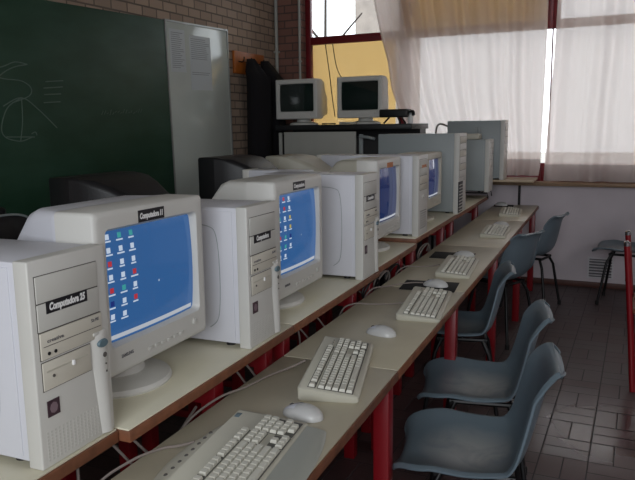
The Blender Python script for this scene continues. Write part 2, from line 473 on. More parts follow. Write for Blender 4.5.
coat(6.025, 2.09, .28, 1.06, 'dark coat hanging on the rack, nearer the window corner', 4)
# conduit in the corner
cp = thing('conduit_pipe', 'thin pale pipe running up the room corner', 'pipe'); room_thing(cp)
MB().tube([(XL+.03, YB-.075, 1.2), (XL+.03, YB-.075, ZC-.001)], .018, 12).build('tube', M['pipe'], cp)
for z in (1.5, 2.2, 2.8): MB().box(XL+.004, XL+.056, YB-.10, YB-.05, z, z+.02, .003).build('clip', M['pipe'], cp)
wp = thing('wall_pipe', 'pale vertical strip between the brick pillar and the red window frame', 'pipe'); room_thing(wp)
MB().tube([(WX0-.012, YB-.055, .94), (WX0-.012, YB-.055, ZC-.001)], .013, 10).build('tube', M['pipe'], wp)
for z in (1.4, 2.1, 2.8): MB().box(WX0-.03, WX0+.006, YB-.068, YB-.038, z, z+.015, .002).build('clip', M['pipe'], wp)
# vent grille
vg = thing('vent_grille', 'small pale louvred vent grille low on the back wall', 'vent'); room_thing(vg, )
b = MB()
x0, x1, z0, z1 = -.37, -.155, .085, .275
for a in ((x0, x0+.014, z0, z1), (x1-.014, x1, z0, z1), (x0+.014, x1-.014, z0, z0+.014), (x0+.014, x1-.014, z1-.014, z1)):
    b.box(a[0], a[1], YB-.012, YB-.0005, a[2], a[3])
b.build('frame', M['vent'], vg, smooth=False)
MB().box(x0+.014, x1-.014, YB-.003, YB-.0005, z0+.014, z1-.014).build('backing', M['greyprint'], vg, smooth=False)
for k in range(6):
    z = z0+.03+.026*k
    MB().box(x0+.014, x1-.014, -.007, .007, -.0015, .0015, mx=Matrix.Translation((0, YB-.010, z))@Matrix.Rotation(.6, 4, 'X')).build('slat', M['vent'], vg, smooth=False)
# cable along the sill
sc = MB().tube([rm(-.85+.25*k, YB-.113-.006*(k % 2), .925+.006*math.sin(k*1.7)) for k in range(14)], .006, 6, 5).build('sill_cable', M['sill'])
tag(sc, 'brownish cable running along the window sill', 'cable')

# ------------------------------------------------------------------ curtains
def curtain(name, label, edge_l, edge_r, z0, z1, nf, seed, yb):
    c = thing(name, label, 'curtain', group='sheer curtains'); room_thing(c)
    def fn(u, v):
        z = z1+(z0-z1)*v
        l, r = edge_l(z), edge_r(z)
        x = l+(r-l)*u
        amp = .044*(1-.25*v)
        fold = math.sin(nf*2*PI*u+seed+1.3*math.sin(4.1*u+seed)+.35*math.sin(2.3*v+5*u))
        fold = (math.copysign(abs(fold)**.6, fold)*.5+.5*math.sin(1.7*nf*2*PI*u+2*seed+.8*math.sin(7*u)))*amp
        fold += .007*math.sin(2.3*nf*2*PI*u+2*seed+1.4*v)+.014*noise.noise((u*9+seed, v*2.2, seed))
        return (x, yb+fold, z)
    n = 220
    MB().grid(fn, n, 40).build('cloth', M['curtain'], c, ang=180)
    def fh(u, v):
        p = fn(u, (z1-(z0+.145*(1-v)))/(z1-z0))
        return (p[0], p[1]-.006, p[2])
    MB().grid(fh, n, 5).build('hem', M['hem'], c, ang=180)
    b = MB(); b.tube([(edge_l(z1)-.03, yb, z1+.012), (edge_r(z1)+.03, yb, z1+.012)], .011, 10)
    b.build('rail', M['pipe'], c)
    return c
def lerp_tab(tab):
    def f(z):
        for (a, xa), (b2, xb) in zip(tab, tab[1:]):
            if a >= z >= b2: return xa+(xb-xa)*(a-z)/(a-b2)
        return tab[0][1] if z > tab[0][0] else tab[-1][1]
    return f
eL = lerp_tab([(3.0, -2.45), (2.61, -2.36), (2.3, -2.29), (2.06, -2.22), (1.8, -2.18), (1.55, -2.09), (1.36, -1.98), (1.13, -1.84), (.95, -1.76)])
eR = lerp_tab([(3.0, -.775), (2.2, -.775), (1.1, -.79), (.94, -.81)])
eL2 = lerp_tab([(3.0, -.70), (2.4, -.705), (2.0, -.715), (1.4, -.745), (.94, -.76)])
curtain('curtain', 'sheer curtain over the middle window, pulled aside at its left edge', eL, eR, .998, 2.93, 6, 1.3, YB-.135)
curtain('curtain', 'sheer curtain at the right end of the photo, above the vent grille', eL2, lambda z: .92, .955, 2.93, 6, 4.1, YB-.135)
curtain('curtain', 'sheer curtain beyond the right edge of the photo', lambda z: .985, lambda z: 2.55, .955, 2.93, 7, 2.2, YB-.135)
# hanging wires before the tan blind
for pts, lab in (([(-2.94, 2.27), (-2.90, 2.0), (-2.87, 1.75), (-2.84, 1.55)], 'straighter dark wire hanging before the tan blind'),
                 ([(-2.86, 2.27), (-2.82, 2.05), (-2.76, 1.93), (-2.67, 1.86), (-2.60, 1.80), (-2.58, 1.60)], 'curving dark wire hanging before the tan blind')):
    w = MB().tube([rm(x, YB+.05, z) for x, z in pts], .005, 6, 6).build('hanging_wire', M['cabledark'])
    tag(w, lab, 'wire', 'wires before the blind')

# ------------------------------------------------------------------ computer towers (front looks along +X, origin: front bottom low-y corner)
def tower(label, loc, w, h, d, style, group='computer towers', name='computer_tower', text=None, rz=0.):
    t = thing(name, label, 'computer', loc, rz, group)
    body = M['steel'] if style in ('main', 'plain') else M['steel_grey']
    bz = M['bezel']
    MB().box(-d, -.034, .002, w-.002, .012, h-.001, .004).build('case', body, t)
    # side cover with its rolled edge line
    b = MB(); b.box(-d+.012, -.048, -.0005, .004, .022, h-.012, .0015)
    sp = b.build('side_panel', body, t)
    b = MB(); b.tube([(-.055-.16, -.001, h-.05), (-.13, -.001, h-.055), (-.10, -.001, h-.085), (-.092, -.001, h*.5), (-.10, -.001, .09), (-.13, -.001, .055)], .0012, 5, 5)
    if style == 'main': b.build('pressed_line', M['steel_grey'], sp)
    for sx in (-d+.05, -.08):
        for sy in (.03, w-.03): MB().lathe([(.014, 0), (.014, .013)], (sx, sy, 0), 14).build('foot', M['black'], t)
    b = MB(); b.box(-.035, 0, 0, w, .0, h+.001, .0035, 3)
    fb = b.build('front_bezel', bz, t)
    def Y(u): return u*w
    def Z(v): return h*(1-v)
    def plate(u0, u1, v0, v1, name, m, th=.003, bev=.0012, par=t):
        MB().box(.0, .0008, Y(u0)-.0015, Y(u1)+.0015, Z(v1)-.0015, Z(v0)+.0015).build('seam', M['seam'], par, smooth=False)
        return MB().box(-.001, th, Y(u0), Y(u1), Z(v1), Z(v0), bev).build(name, m, par)
    if style == 'main':
        plate(.07, .86, .075, .20, 'bay_cover', M['cover'])
        plate(.07, .86, .206, .335, 'bay_cover', M['cover'])
        od = plate(.075, .88, .342, .47, 'optical_drive', M['drive'], .004)
        MB().box(.004, .0046, Y(.10), Y(.86), Z(.41), Z(.407)).build('tray_slot', M['seam'], od, smooth=False)
        b = MB()
        for u in (.16, .24): b.lathe([(.0035, 0), (.0035, .0045)], (.001, Y(u), Z(.445)), 12, 'X')
        b.build('jack', M['black'], od)
        MB().box(.003, .0062, Y(.74), Y(.82), Z(.452), Z(.436), .001).build('eject_button', M['cover'], od)
        MB().text('creative', .011, front(.0047, Y(.25), Z(.385)), width=.042).build('brand_print', M['greyprint'], od, smooth=False)
        MB().text('52x MX', .009, front(.0047, Y(.78), Z(.368)), width=.022).build('speed_print', M['greyprint'], od, smooth=False)
        fd = plate(.08, .70, .485, .62, 'floppy_drive', M['drive'], .003)
        MB().box(.003, .0036, Y(.12), Y(.66), Z(.535), Z(.527)).build('slot', M['bezel_dark'], fd, smooth=False)
        MB().box(.002, .007, Y(.44), Y(.47), Z(.55), Z(.525), .001).build('release_button', M['white'], fd)
        MB().lathe([(.003, 0), (.003, .004)], (.001, Y(.20), Z(.56)), 10, 'X').build('led', M['seam'], fd)
        # bulging column with the power button
        rings = []
        for v, k in ((.425, .25), (.44, .8), (.455, 1), (.60, 1), (.99, 1)):
            y0 = .71 if v < .62 else .79
            ring = [(-.006, Y(y0), Z(v))]
            for i in range(13):
                a = i/12
                ring.append((-.004+.012*k*math.sin(PI*min(1, a*.93+.05)), Y(y0)+(Y(.995)-Y(y0))*a, Z(v)))
            ring.append((-.006, Y(.995), Z(v)))
            rings.append(ring)
        pc = MB().loft(rings).build('power_column', bz, t, ang=60)
        MB().lathe([(.0145, 0), (.0145, .012), (.0125, .0145), (.002, .015)], (-.003, Y(.85), Z(.50)), 20, 'X', .62).build('power_button', M['teal'], pc)
        MB().lathe([(.0055, 0), (.0055, .004)], (.005, Y(.87), Z(.565)), 16, 'X').build('round_badge', M['seam'], pc)
        b = MB()
        for v in (.615, .655): b.lathe([(.0022, 0), (.0022, .004)], (.005, Y(.88), Z(v)), 8, 'X')
        b.build('indicator', M['seam'], pc)
        bd = MB().box(0, .0015, Y(.105), Y(.255), Z(.755), Z(.675)).build('square_badge', M['badge'], t, smooth=False)
        b = MB(); b.loft([[(x, Y(.18)+.010*math.cos(q*PI/4), Z(.715)+.011*math.sin(q*PI/4)) for q in range(8)] for x in (.0014, .0019)])
        b.build('badge_print', M['badgein'], bd, smooth=False)
        b = MB()
        for i in range(15):
            for j in range(9):
                u = .075+.048*i
                b.box(-.001, .0005, Y(u), Y(u)+.0045, Z(.97-.017*j), Z(.97-.017*j)+.0035)
        b.build('vent_slots', M['cover'], t, smooth=False)
        if text:
            lb = MB().box(.003, .0038, Y(.17), Y(.70), Z(.258), Z(.200)).build('number_label', M['label'], t, smooth=False)
            MB().text(text, .019, front(.0040, Y(.435), Z(.229)), bold=.0009, shear=.15, width=(.46 if len(text) > 12 else .38)*w, depth=.0002).build('label_print', M['white'], lb, smooth=False)
    elif style == 'plain':
        for v0, v1, n_, m_ in ((.05, .15, 'bay_cover', 'cover'), (.155, .25, 'bay_cover', 'cover'), (.255, .35, 'optical_drive', 'drive'), (.36, .43, 'floppy_drive', 'bezel_dark')):
            plate(.12, .88, v0, v1, n_, M[m_])
        MB().box(.003, .0038, Y(.3), Y(.75), Z(.155), Z(.12)).build('sticker', M['orange'], t, smooth=False)
        MB().lathe([(.010, 0), (.010, .006)], (0, Y(.5), Z(.52)), 16, 'X').build('power_button', M['cover'], t)
        b = MB()
        for j in range(8): b.box(-.001, .001, Y(.2), Y(.8), Z(.7+.03*j), Z(.7+.03*j)+.003)
        b.build('vent_slots', M['seam'], t, smooth=False)
    elif style == 'server':
        for k in range(6):
            plate(.1, .9, .04+.085*k, .12+.085*k, 'bay_cover', M['bezel'] if k % 2 else M['bezel_dark'])
        MB().lathe([(.010, 0), (.010, .006)], (0, Y(.7), Z(.58)), 16, 'X').build('power_button', M['cover'], t)
        b = MB(); b.box(-.001, .006, Y(-.005), Y(.46), Z(.985), Z(.60))
        vb = b.build('vent_panel', M['black'], t, smooth=False)
        b = MB()
        for j in range(9): b.box(.006, .009, Y(.0), Y(.47), Z(.965-.040*j), Z(.965-.040*j)+.005)
        b.build('vent_fins', M['bezel'], vb, smooth=False)
    elif style == 'back':
        for k in range(3):
            plate(.1, .9, .06+.11*k, .165+.11*k, 'bay_cover', M['bezel'])
        MB().lathe([(.010, 0), (.010, .006)], (0, Y(.5), Z(.52)), 16, 'X').build('power_button', M['cover'], t)
    return t

UX = -.93
tower('nearest white computer tower, its black label reading Computadora 25', (-.942, .898, .82), .205, .398, .46, 'main', text='Computadora 25')
tower('second white computer tower, standing between the two brightly lit blue monitors', (-.917, 1.665, .82), .20, .41, .46, 'main', text='Computadora')
tower('third white computer tower, right of the second blue monitor', (-.904, 2.62, .82), .20, .435, .46, 'main', text='Computadora')
tower('narrow white tower with an orange front sticker, between the two dim monitors', (-.928, 3.605, .85), .21, .44, .46, 'plain')
tower('very large grey tower with black vent fins low on its front', (-.928, 4.69, .845), .27, .548, .575, 'server')
t5 = tower('grey tower raised on a black wire stand near the window', (-.885, 5.72, .898), .22, .432, .46, 'back')
tower('large grey-green tower farthest down the row, before the curtain', (-.81, 6.03, .98), .215, .505, .49, 'back')
# back row towers (they look the other way)
tower('white tower behind the nearest blue monitor, only a corner of it in view', (-1.66, 2.02, .82), .19, .385, .275, 'plain', rz=PI)
tower('white tower of which the top shows above the second blue monitor', (-1.66, 3.095, .82), .11, .425, .34, 'plain', rz=PI)
tower('white tower of which the top shows above the third monitor with the orange sticker', (-1.93, 4.765, .82), .19, .43, .41, 'plain', rz=PI)

# ------------------------------------------------------------------ CRT monitors (front looks along +X, origin: middle of foot on the table)
def monitor(label, loc, w, h, gap, rz=0., screen='desk', mats=('bezel', 'steel'), text=None, brand=True, group='computer monitors', sticker=None, deep=.40, smooth_back=False, foot_x=-.14):
    m = thing('crt_monitor', label, 'monitor', loc, rz, group)
    bz, hs = M[mats[0]], M[mats[1]]
    cz = gap+h/2
    ow, oh, oz = w*.815, h*.685, cz+h*.036
    fr = [rr(-.105, w, h, .010, 0, cz), rr(-.008, w, h, .010, 0, cz), rr(-.002, w-.008, h-.008, .010, 0, cz), rr(0, w-.026, h-.026, .012, 0, cz),
          rr(0, ow+.012, oh+.012, .014, 0, oz), rr(-.010, ow, oh, .012, 0, oz), rr(-.03, ow-.004, oh-.004, .012, 0, oz)]
    MB().loft(fr, False, False).build('bezel', bz, m, ang=50)
    if smooth_back:
        secs = [(-.104, .997, .997, 0), (-.15, .96, .96, .002), (-.20, .92, .92, .004), (-.26, .80, .84, -.004), (-.33, .66, .72, -.02), (-.40, .58, .60, -.04), (-deep-.03, .55, .54, -.05)]
    else:
        secs = [(-.104, .998, .998, 0), (-.115, .992, .992, 0), (-.122, .90, .965, .0172*h), (-.20, .84, .93, .032*h), (-.235, .78, .89, .02*h), (-.30, .70, .72, -.03), (-deep+.01, .62, .60, -.05), (-deep, .58, .56, -.05)]
    MB().loft([rr(x, w*a, h*b_, .03 if i > 1 else .014, 0, cz+dz) for i, (x, a, b_, dz) in enumerate(secs)], True, True).build('housing', hs, m, ang=38)
    # louvres on the roof of the housing
    b = MB()
    for k in range(7):
        x = -.15-.014*k
        b.box(x, x+.004, -w*.22, w*.22, cz+h*.43-.02, cz+h*.43-.012+.002)
    b.build('louvre', M['seam'], m, smooth=False)
    def sx(y, z):
        return -.020+.013*(1-((y/(ow/2))**2+((z-oz)/(oh/2))**2)*.5)
    def patch(y0, y1, z0, z1, off, n=14):
        return lambda u, v: (sx(y0+(y1-y0)*u, z0+(z1-z0)*v)+off, y0+(y1-y0)*u, z0+(z1-z0)*v)
    sm = {'desk': M['desktop'], 'dim': M['desktop_dim'], 'off': M['screenoff']}[screen]
    sc = MB().grid(patch(-ow/2, ow/2, oz-oh/2, oz+oh/2, 0), 16, 14).build('screen', sm, m, ang=180)
    if screen in ('desk', 'dim'):
        b = MB()
        b.grid(patch(-ow*.47, ow*.47, oz-oh*.475, oz-oh*.435, .0008), 16, 1)
        b.build('taskbar', M['taskbar'], sc)
        r = random.Random(int(w*1000)+int(loc[1]*10))
        if screen == 'desk':
            for i in range(3):
                for j in range(7):
                    if i == 2 and j > 5: continue
                    y = -ow*.445+ow*.112*i; z = oz+oh*.44-oh*.118*j
                    b = MB(); b.mi = 1
                    b.grid(patch(y-.0055, y+.0065, z-.005, z+.007, .0008), 1, 1)
                    b.mi = 0
                    ww = r.uniform(.008, .013)
                    b.grid(patch(y-ww, y+ww, z-.0110, z-.0075, .0008), 2, 1)
                    b.build('desktop_icon', [M['ic_white'], M[r.choice(('ic_white', 'ic_white', 'ic_white', 'ic_yel', 'ic_red', 'ic_teal', 'ic_navy', 'ic_white'))]], sc, smooth=False)
            MB().grid(patch(.012, .015, oz-.02, oz-.015, .0008), 1, 1).build('mouse_pointer', M['ic_white'], sc, smooth=False)
    # chin
    zc = gap+h*.075
    if brand:
        MB().text('SAMSUNG', .011, front(.0003, -w*.30, zc+.012), width=.042, bold=.0003).build('brand_print', M['greyprint'], m, smooth=False)
    b = MB()
    for k in range(6): b.box(-.001, .0025, -w*.12+.026*k, -w*.12+.026*k+.018, zc-.004, zc+.004, .001)
    b.build('menu_buttons', M['cover'] if mats[0] == 'bezel' else bz, m)
    MB().lathe([(.009, 0), (.009, .005), (.007, .006)], (-.001, w*.35, zc+.014), 18, 'X').build('power_button', M['cover'], m)
    if text:
        lb = MB().box(0, .0008, -.062, .038, gap+h-.039, gap+h-.011).build('number_label', M['label'], m, smooth=False)
        MB().text(text, .018, front(.0010, -.012, gap+h-.0255), bold=.0009, shear=.15, width=.088, depth=.0002).build('label_print', M['white'], lb, smooth=False)
    if sticker:
        MB().box(0, .0008, -.05, .05, gap+h-.045, gap+h-.020).build('sticker', M[sticker], m, smooth=False)
    b = MB()
    b.lathe([(.134, 0), (.137, .006), (.132, .016), (.11, .024), (.07, .030), (.06, gap+.02)], (foot_x, 0, 0), 40)
    b.build('swivel_foot', bz, m)
    return m

monitor('nearest monitor, blue desktop on its screen, black label Computadora 11', (-.985, 1.338, .82), .424, .372, .085, 0, text='Computadora 11')
monitor('second monitor from the front, blue desktop with icons, left of the third tower', (-.985, 2.185, .82), .405, .40, .055, 0, text='Computadora', mats=('bezel', 'bezel'))
monitor('third monitor of the row, blue screen mirroring the window, orange sticker above', (-1.0, 3.315, .825), .405, .385, .08, 0, screen='dim', brand=False, sticker='orange', mats=('bezel', 'bezel_dark'))
monitor('small fourth monitor tucked before the very large grey tower', (-1.0, 4.30, .85), .39, .345, .085, 0, screen='dim', brand=False, mats=('bezel_dark', 'bezel_dark'))
g = 'monitors of the back row'
monitor('black monitor turned away, behind the nearest blue monitor', (-2.10, 2.37, .82), .44, .385, .055, PI, 'off', ('black', 'black'), brand=False, group=g, smooth_back=True)
monitor('black monitor turned away, below the whiteboard behind the second tower', (-2.10, 3.49, .82), .44, .40, .07, PI, 'off', ('black', 'black'), brand=False, group=g, smooth_back=True)
monitor('beige monitor turned away, its curved back below the white cabinet', (-2.12, 4.34, .82), .42, .38, .06, PI, 'off', ('bezel_dark', 'bezel_dark'), brand=False, group=g, smooth_back=True)

# ------------------------------------------------------------------ desks
def table(label, x0, x1, y0, y1, z, legs_y, top_m, group, name, near_legs=(), bar=True, inset=.045):
    cx, cy = (x0+x1)/2, (y0+y1)/2
    t = thing(name, label, 'table', (cx, cy, 0), 0, group)
    a, b_ = (x1-x0)/2, (y1-y0)/2
    MB().box(-a+.004, a-.004, -b_+.001, b_-.001, z-.004, z, .001).build('tabletop', top_m, t)
    MB().box(-a, a, -b_, b_, z-.03, z-.004, .002).build('wooden_core', M['woodedge'], t)
    ys = list(legs_y)+list(near_legs)
    for y in ys:
        for sx in (-1, 1):
            X = sx*(a-inset)
            MB().box(X-.024, X+.024, y-cy-.024, y-cy+.024, 0, z-.03, .004).build('leg', M['redpaint'], t)
        if bar:
            MB().box(-a+.07, a-.07, y-cy-.016, y-cy+.016, z-.13, z-.09, .003).build('crossbar', M['redpaint'], t)
            MB().box(-a+.07, a-.07, y-cy-.016, y-cy+.016, .12, .155, .003).build('crossbar', M['redpaint'], t)
    if len(ys) > 1:
        y0_, y1_ = min(ys)-cy+.024, max(ys)-cy-.024
        MB().box(-a+.03, -a+.06, y0_, y1_, z-.085, z-.03, .003).build('rail', M['redpaint'], t)
    return t
gl = 'keyboard tables'
LX0, LX1, LZ = -.925, -.54, .73
low = [(.30, 1.885, [.45, 1.83], 'nearest low keyboard table, holding the keyboard with the palm rest'),
       (1.89, 2.928, [2.79], 'second low keyboard table, red leg beside the third chair'),
       (2.933, 4.088, [3.93], 'third low keyboard table, holding the keyboard with a mouse at its far end'),
       (4.093, 5.298, [5.13], 'fourth low keyboard table, holding a flat grey keyboard'),
       (5.303, 6.375, [6.15], 'farthest low keyboard table, ending at the back wall')]
for i, (a, b_, L, lab) in enumerate(low):
    t = table(lab, LX0, LX1, a, b_, LZ, L, M['laminate2'], gl, 'keyboard_table', bar=False, inset=.030)
gu = 'monitor tables'
up = [(.0, 1.10, -.932, .82, [.25, .95], 'nearest raised table, under the tower labelled 25'),
      (1.104, 1.94, -.905, .82, [1.56, 1.87], 'second raised table, under the nearest blue monitor'),
      (1.944, 2.85, -.905, .82, [2.0, 2.68], 'third raised table, under the second blue monitor'),
      (2.854, 3.555, -.92, .825, [2.95, 3.45], 'fourth raised table, under the monitor with the orange sticker'),
      (3.56, 4.64, -.925, .85, [3.74, 4.5], 'fifth raised table, under the small dim monitor'),
      (4.645, 6.0, -.925, .845, [4.8, 5.8], 'farthest raised table, under the very large grey tower')]
for a, b_, X, z, L, lab in up:
    table(lab, X-(.58 if b_ == 6.0 else .72), X, a, b_, z, L, M['laminate'], gu, 'monitor_table', inset=.08)
for a, b_, lab in ((1.3, 2.75, 'raised table of the back row, under the nearer black monitor'), (2.755, 4.0, 'raised table of the back row, under the farther black monitor'), (4.005, 5.2, 'raised table of the back row, under the beige monitor turned away')):
    table(lab, -2.38, -1.66, a, b_, .82, [a+.2, b_-.2], M['laminate'], 'tables of the back row', 'monitor_table')
# wire stand below the raised grey tower
ws = thing('wire_stand', 'black wire stand under the grey tower near the window', 'stand', (-1.1, 5.83, .845))
b = MB()
for y in (-.10, .10): b.tube([(-.21, y, .0055), (-.21, y, .047), (.205, y, .047), (.21, y, .0055)], .0055, 8)
b.build('frame', M['blackm'], ws)
b = MB()
for x in (-.15, 0, .15): b.tube([(x, -.10, .047), (x, .10, .047)], .004, 6)
b.build('crossbar', M['blackm'], ws)
# network box on that tower, with its two stubs
nb = thing('network_box', 'flat pale box with two upright stubs, lying on the raised grey tower', 'network box', (-1.09, 5.83, 1.331))
MB().box(-.15, .11, -.08, .08, 0.0, .045, .008, 3).build('case', M['bezel_dark'], nb)
for x in (.06, .09): MB().tube([(x, .06, .04), (x, .065, .10)], .007, 8).build('stub', M['steel_grey'], nb)
# corner table
ct = thing('corner_table', 'small tan table in the window corner, under the farthest tower', 'table', (-1.0, 6.2, 0))
MB().box(-.45, .44, -.19, .18, .962, .98, .002).build('tabletop', M['cornertop'], ct)
MB().box(-.45, .44, .182, .20, .962, .99, .002).build('red_edge', M['redframe'], ct)
for sx, sy in ((-.42, -.16), (-.42, .16), (.285, .205)):
    MB().tube([(sx, sy, 0), (sx, sy, .963)], .011, 10).build('leg', M['blackm'], ct)
# cable looping behind the farthest tower
tag(MB().tube([(-1.33, 6.18, 1.44), (-1.40, 6.17, 1.46), (-1.43, 6.16, 1.40), (-1.43, 6.16, 1.2), (-1.42, 6.15, .985)], .009, 8, 6).build('loop_cable', M['cable']), 'grey cable looping out behind the farthest grey tower', 'cable')

# ------------------------------------------------------------------ keyboards (local x: left to right, y: towards the back edge)
U = .0188
keymesh = {}
def key_mesh(wu):
    if wu not in keymesh:
        w = wu*U-.0022; dpt = U-.0024
        b = MB(); b.loft([[(-w/2, -dpt/2, 0), (w/2, -dpt/2, 0), (w/2, dpt/2, 0), (-w/2, dpt/2, 0)],
                          [(-w/2+.0005, -dpt/2+.0005, .004), (w/2-.0005, -dpt/2+.0005, .004), (w/2-.0005, dpt/2-.0005, .004), (-w/2+.0005, dpt/2-.0005, .004)],
                          [(-w/2+.0016, -dpt/2+.0012, .0085), (w/2-.0016, -dpt/2+.0012, .0085), (w/2-.0016, dpt/2-.0022, .0085), (-w/2+.0016, dpt/2-.0022, .0085)]])
        o = b.build('k', M['key'], smooth=False); keymesh[wu] = o.data; bpy.data.objects.remove(o)
    return keymesh[wu]
def layout():
    K = []
    f = 5.35
    K += [(0, f, 1)]+[(x, f, 1) for x in (2, 3, 4, 5, 6.5, 7.5, 8.5, 9.5, 11, 12, 13, 14)]
    K += [(i, 4, 1) for i in range(13)]+[(13, 4, 2)]
    K += [(0, 3, 1.5)]+[(1.5+i, 3, 1) for i in range(12)]+[(13.5, 3, 1.5)]
    K += [(0, 2, 1.75)]+[(1.75+i, 2, 1) for i in range(11)]+[(12.75, 2, 2.25)]
    K += [(0, 1, 2.25)]+[(2.25+i, 1, 1) for i in range(10)]+[(12.25, 1, 2.75)]
    K += [(0, 0, 1.5), (1.5, 0, 1), (2.5, 0, 1.5), (4, 0, 6), (10, 0, 1.5), (11.5, 0, 1), (12.5, 0, 1), (13.5, 0, 1.5)]
    for x in (15.4, 16.4, 17.4): K += [(x, f, 1), (x, 4, 1), (x, 3, 1), (x, 0, 1)]
    K += [(16.4, 1, 1)]
    for i in range(4):
        for j in range(5):
            if (i == 3 and j in (0, 2)) or (i == 0 and j == 0): continue
            K.append((18.8+i, j, 1))
    return K
def keyboard(label, loc, rot, style='std', keys=True, group='computer keyboards'):
    k = thing('keyboard', label, 'keyboard', loc, PI/2+math.radians(rot), group)
    W_, D_ = .458, .165 if style != 'multi' else .185
    x0, y0 = -W_/2, -D_/2
    hf, hb = .014, .028
    if style == 'tall': hf, hb = .02, .04
    def plate(xa, xb, ya, yb, za, zb, z0=0., r=.01):
        def ring(e, zf):
            xs = []
            for sx, sy, a0 in ((1, 1, 0), (-1, 1, 90), (-1, -1, 180), (1, -1, 270)):
                for q in range(4):
                    a = math.radians(a0+30*q)
                    X = (xb-e if sx > 0 else xa+e)-sx*r+r*math.cos(a); Yy = (yb-e if sy > 0 else ya+e)-sy*r+r*math.sin(a)
                    xs.append((X, Yy, zf(Yy)))
            return xs
        top = lambda y: za+(zb-za)*(y-ya)/(yb-ya)
        return [ring(.003, lambda y: z0), ring(0, lambda y: z0+.004), ring(0, lambda y: top(y)-.004), ring(.004, top)]
    MB().loft(plate(x0, -x0, y0, -y0, hf, hb)).build('case', M['kb'], k)
    top = lambda y: hf+(hb-hf)*(y-y0)/D_
    # the sunken fields the keys stand in, drawn as thin dark plates
    b = MB()
    kx0, ky0 = x0+.012, y0+(.018 if style != 'multi' else .012)
    sl = math.atan2(hb-hf, D_)
    for xa, xb, ya, yb in ((-.15, 15.1, -.1, 5.02), (-.15, 15.1, 5.28, 6.4), (15.3, 18.5, 2.95, 5.02), (15.3, 18.5, -.1, 2.0), (15.3, 18.5, 5.28, 6.4), (18.7, 22.9, -.1, 5.02)):
        xa, xb, ya, yb = kx0+xa*U, kx0+xb*U, ky0+ya*U, ky0+yb*U
        b.loft([[(xa, ya, top(ya)+h), (xb, ya, top(ya)+h), (xb, yb, top(yb)+h), (xa, yb, top(yb)+h)] for h in (-.002, .0008)])
    b.build('key_well', M['kbdark'], k, smooth=False)
    if keys:
        for (x, y, w) in layout():
            o = bpy.data.objects.new('key' if w == 1 else ('space_bar' if w == 6 else 'wide_key'), key_mesh(w)); C.objects.link(o); o.parent = k
            yy = ky0+(y+.5)*U
            o.location = (kx0+(x+w/2)*U, yy, top(yy)+.0002); o.rotation_euler = (sl, 0, 0)
    else:
        b = MB()
        for (x, y, w) in layout():
            yy = ky0+(y+.5)*U; t = bmesh.new(); t.from_mesh(key_mesh(w))
            t.transform(Matrix.Translation((kx0+(x+w/2)*U, yy, top(yy)))@Matrix.Rotation(sl, 4, 'X')); b._add(t)
        b.build('keys', M['key'], k, smooth=False)
    if style == 'multi':
        rings = []
        for i in range(17):
            t = i/16; x = x0+.02+(W_-.04)*t
            d = .075*(.55+.45*math.sin(PI*min(max(t, .02), .98))**.5)
            rings.append([(x, y0-.0005, .001), (x, y0-.0005, .013), (x, y0-d*.5, .011), (x, y0-d*.9, .007), (x, y0-d, .003), (x, y0-d*.98, .001)])
        MB().loft(rings).build('palm_rest', M['palm'], k, ang=60)
        # raised strip with the round media buttons along the back edge
        rings = []
        for i in range(15):
            t = i/14; x = x0+.03+(W_*.72)*t
            d = .006+.034*math.sin(PI*min(max(t, .01), .99))**.7
            rings.append([(x, -y0-.004, .003), (x, -y0-.004, hb-.001), (x, -y0+d*.6, hb-.004), (x, -y0+d, hb-.012), (x, -y0+d, .003)])
        st = MB().loft(rings).build('media_strip', M['kb'], k, ang=50)
        for i in range(9):
            MB().lathe([(.0055, 0), (.0055, .003), (.004, .0042)], (x0+.085+.029*i, -y0+.008, hb-.005), 14, sy=.75).build('media_button', M['seam'], st)
        MB().box(x0+.41, x0+.435, -y0-.020, -y0-.006, hb-.004, hb-.0005, .001).build('logo_sticker', M['teal'], k)
    else:
        b = MB()
        for i in range(3): b.box(kx0+19.4*U+.022*i, kx0+19.4*U+.022*i+.006, ky0+5.7*U, ky0+5.9*U, top(ky0+5.8*U)-.001, top(ky0+5.8*U)+.001)
        b.build('status_lights', M['seam'], k, smooth=False)
    return k
keyboard('nearest keyboard, with a grey palm rest and round media buttons along its back', (-.705, 1.195, LZ), 5, 'multi')
keyboard('second keyboard, thick and tilted, between the two nearest white mice', (-.700, 1.812, LZ), 13, 'tall')
keyboard('third keyboard, with a mouse on a black pad at its far end', (-.643, 2.635, LZ), 6)
keyboard('fourth keyboard, just beyond the table joint', (-.668, 3.41, LZ), 4)
keyboard('flat grey keyboard on the fourth table, fifth from the front', (-.665, 4.66, LZ), 3, keys=False)
keyboard('farthest keyboard, near the back wall', (-.705, 5.74, LZ), 5, keys=False)

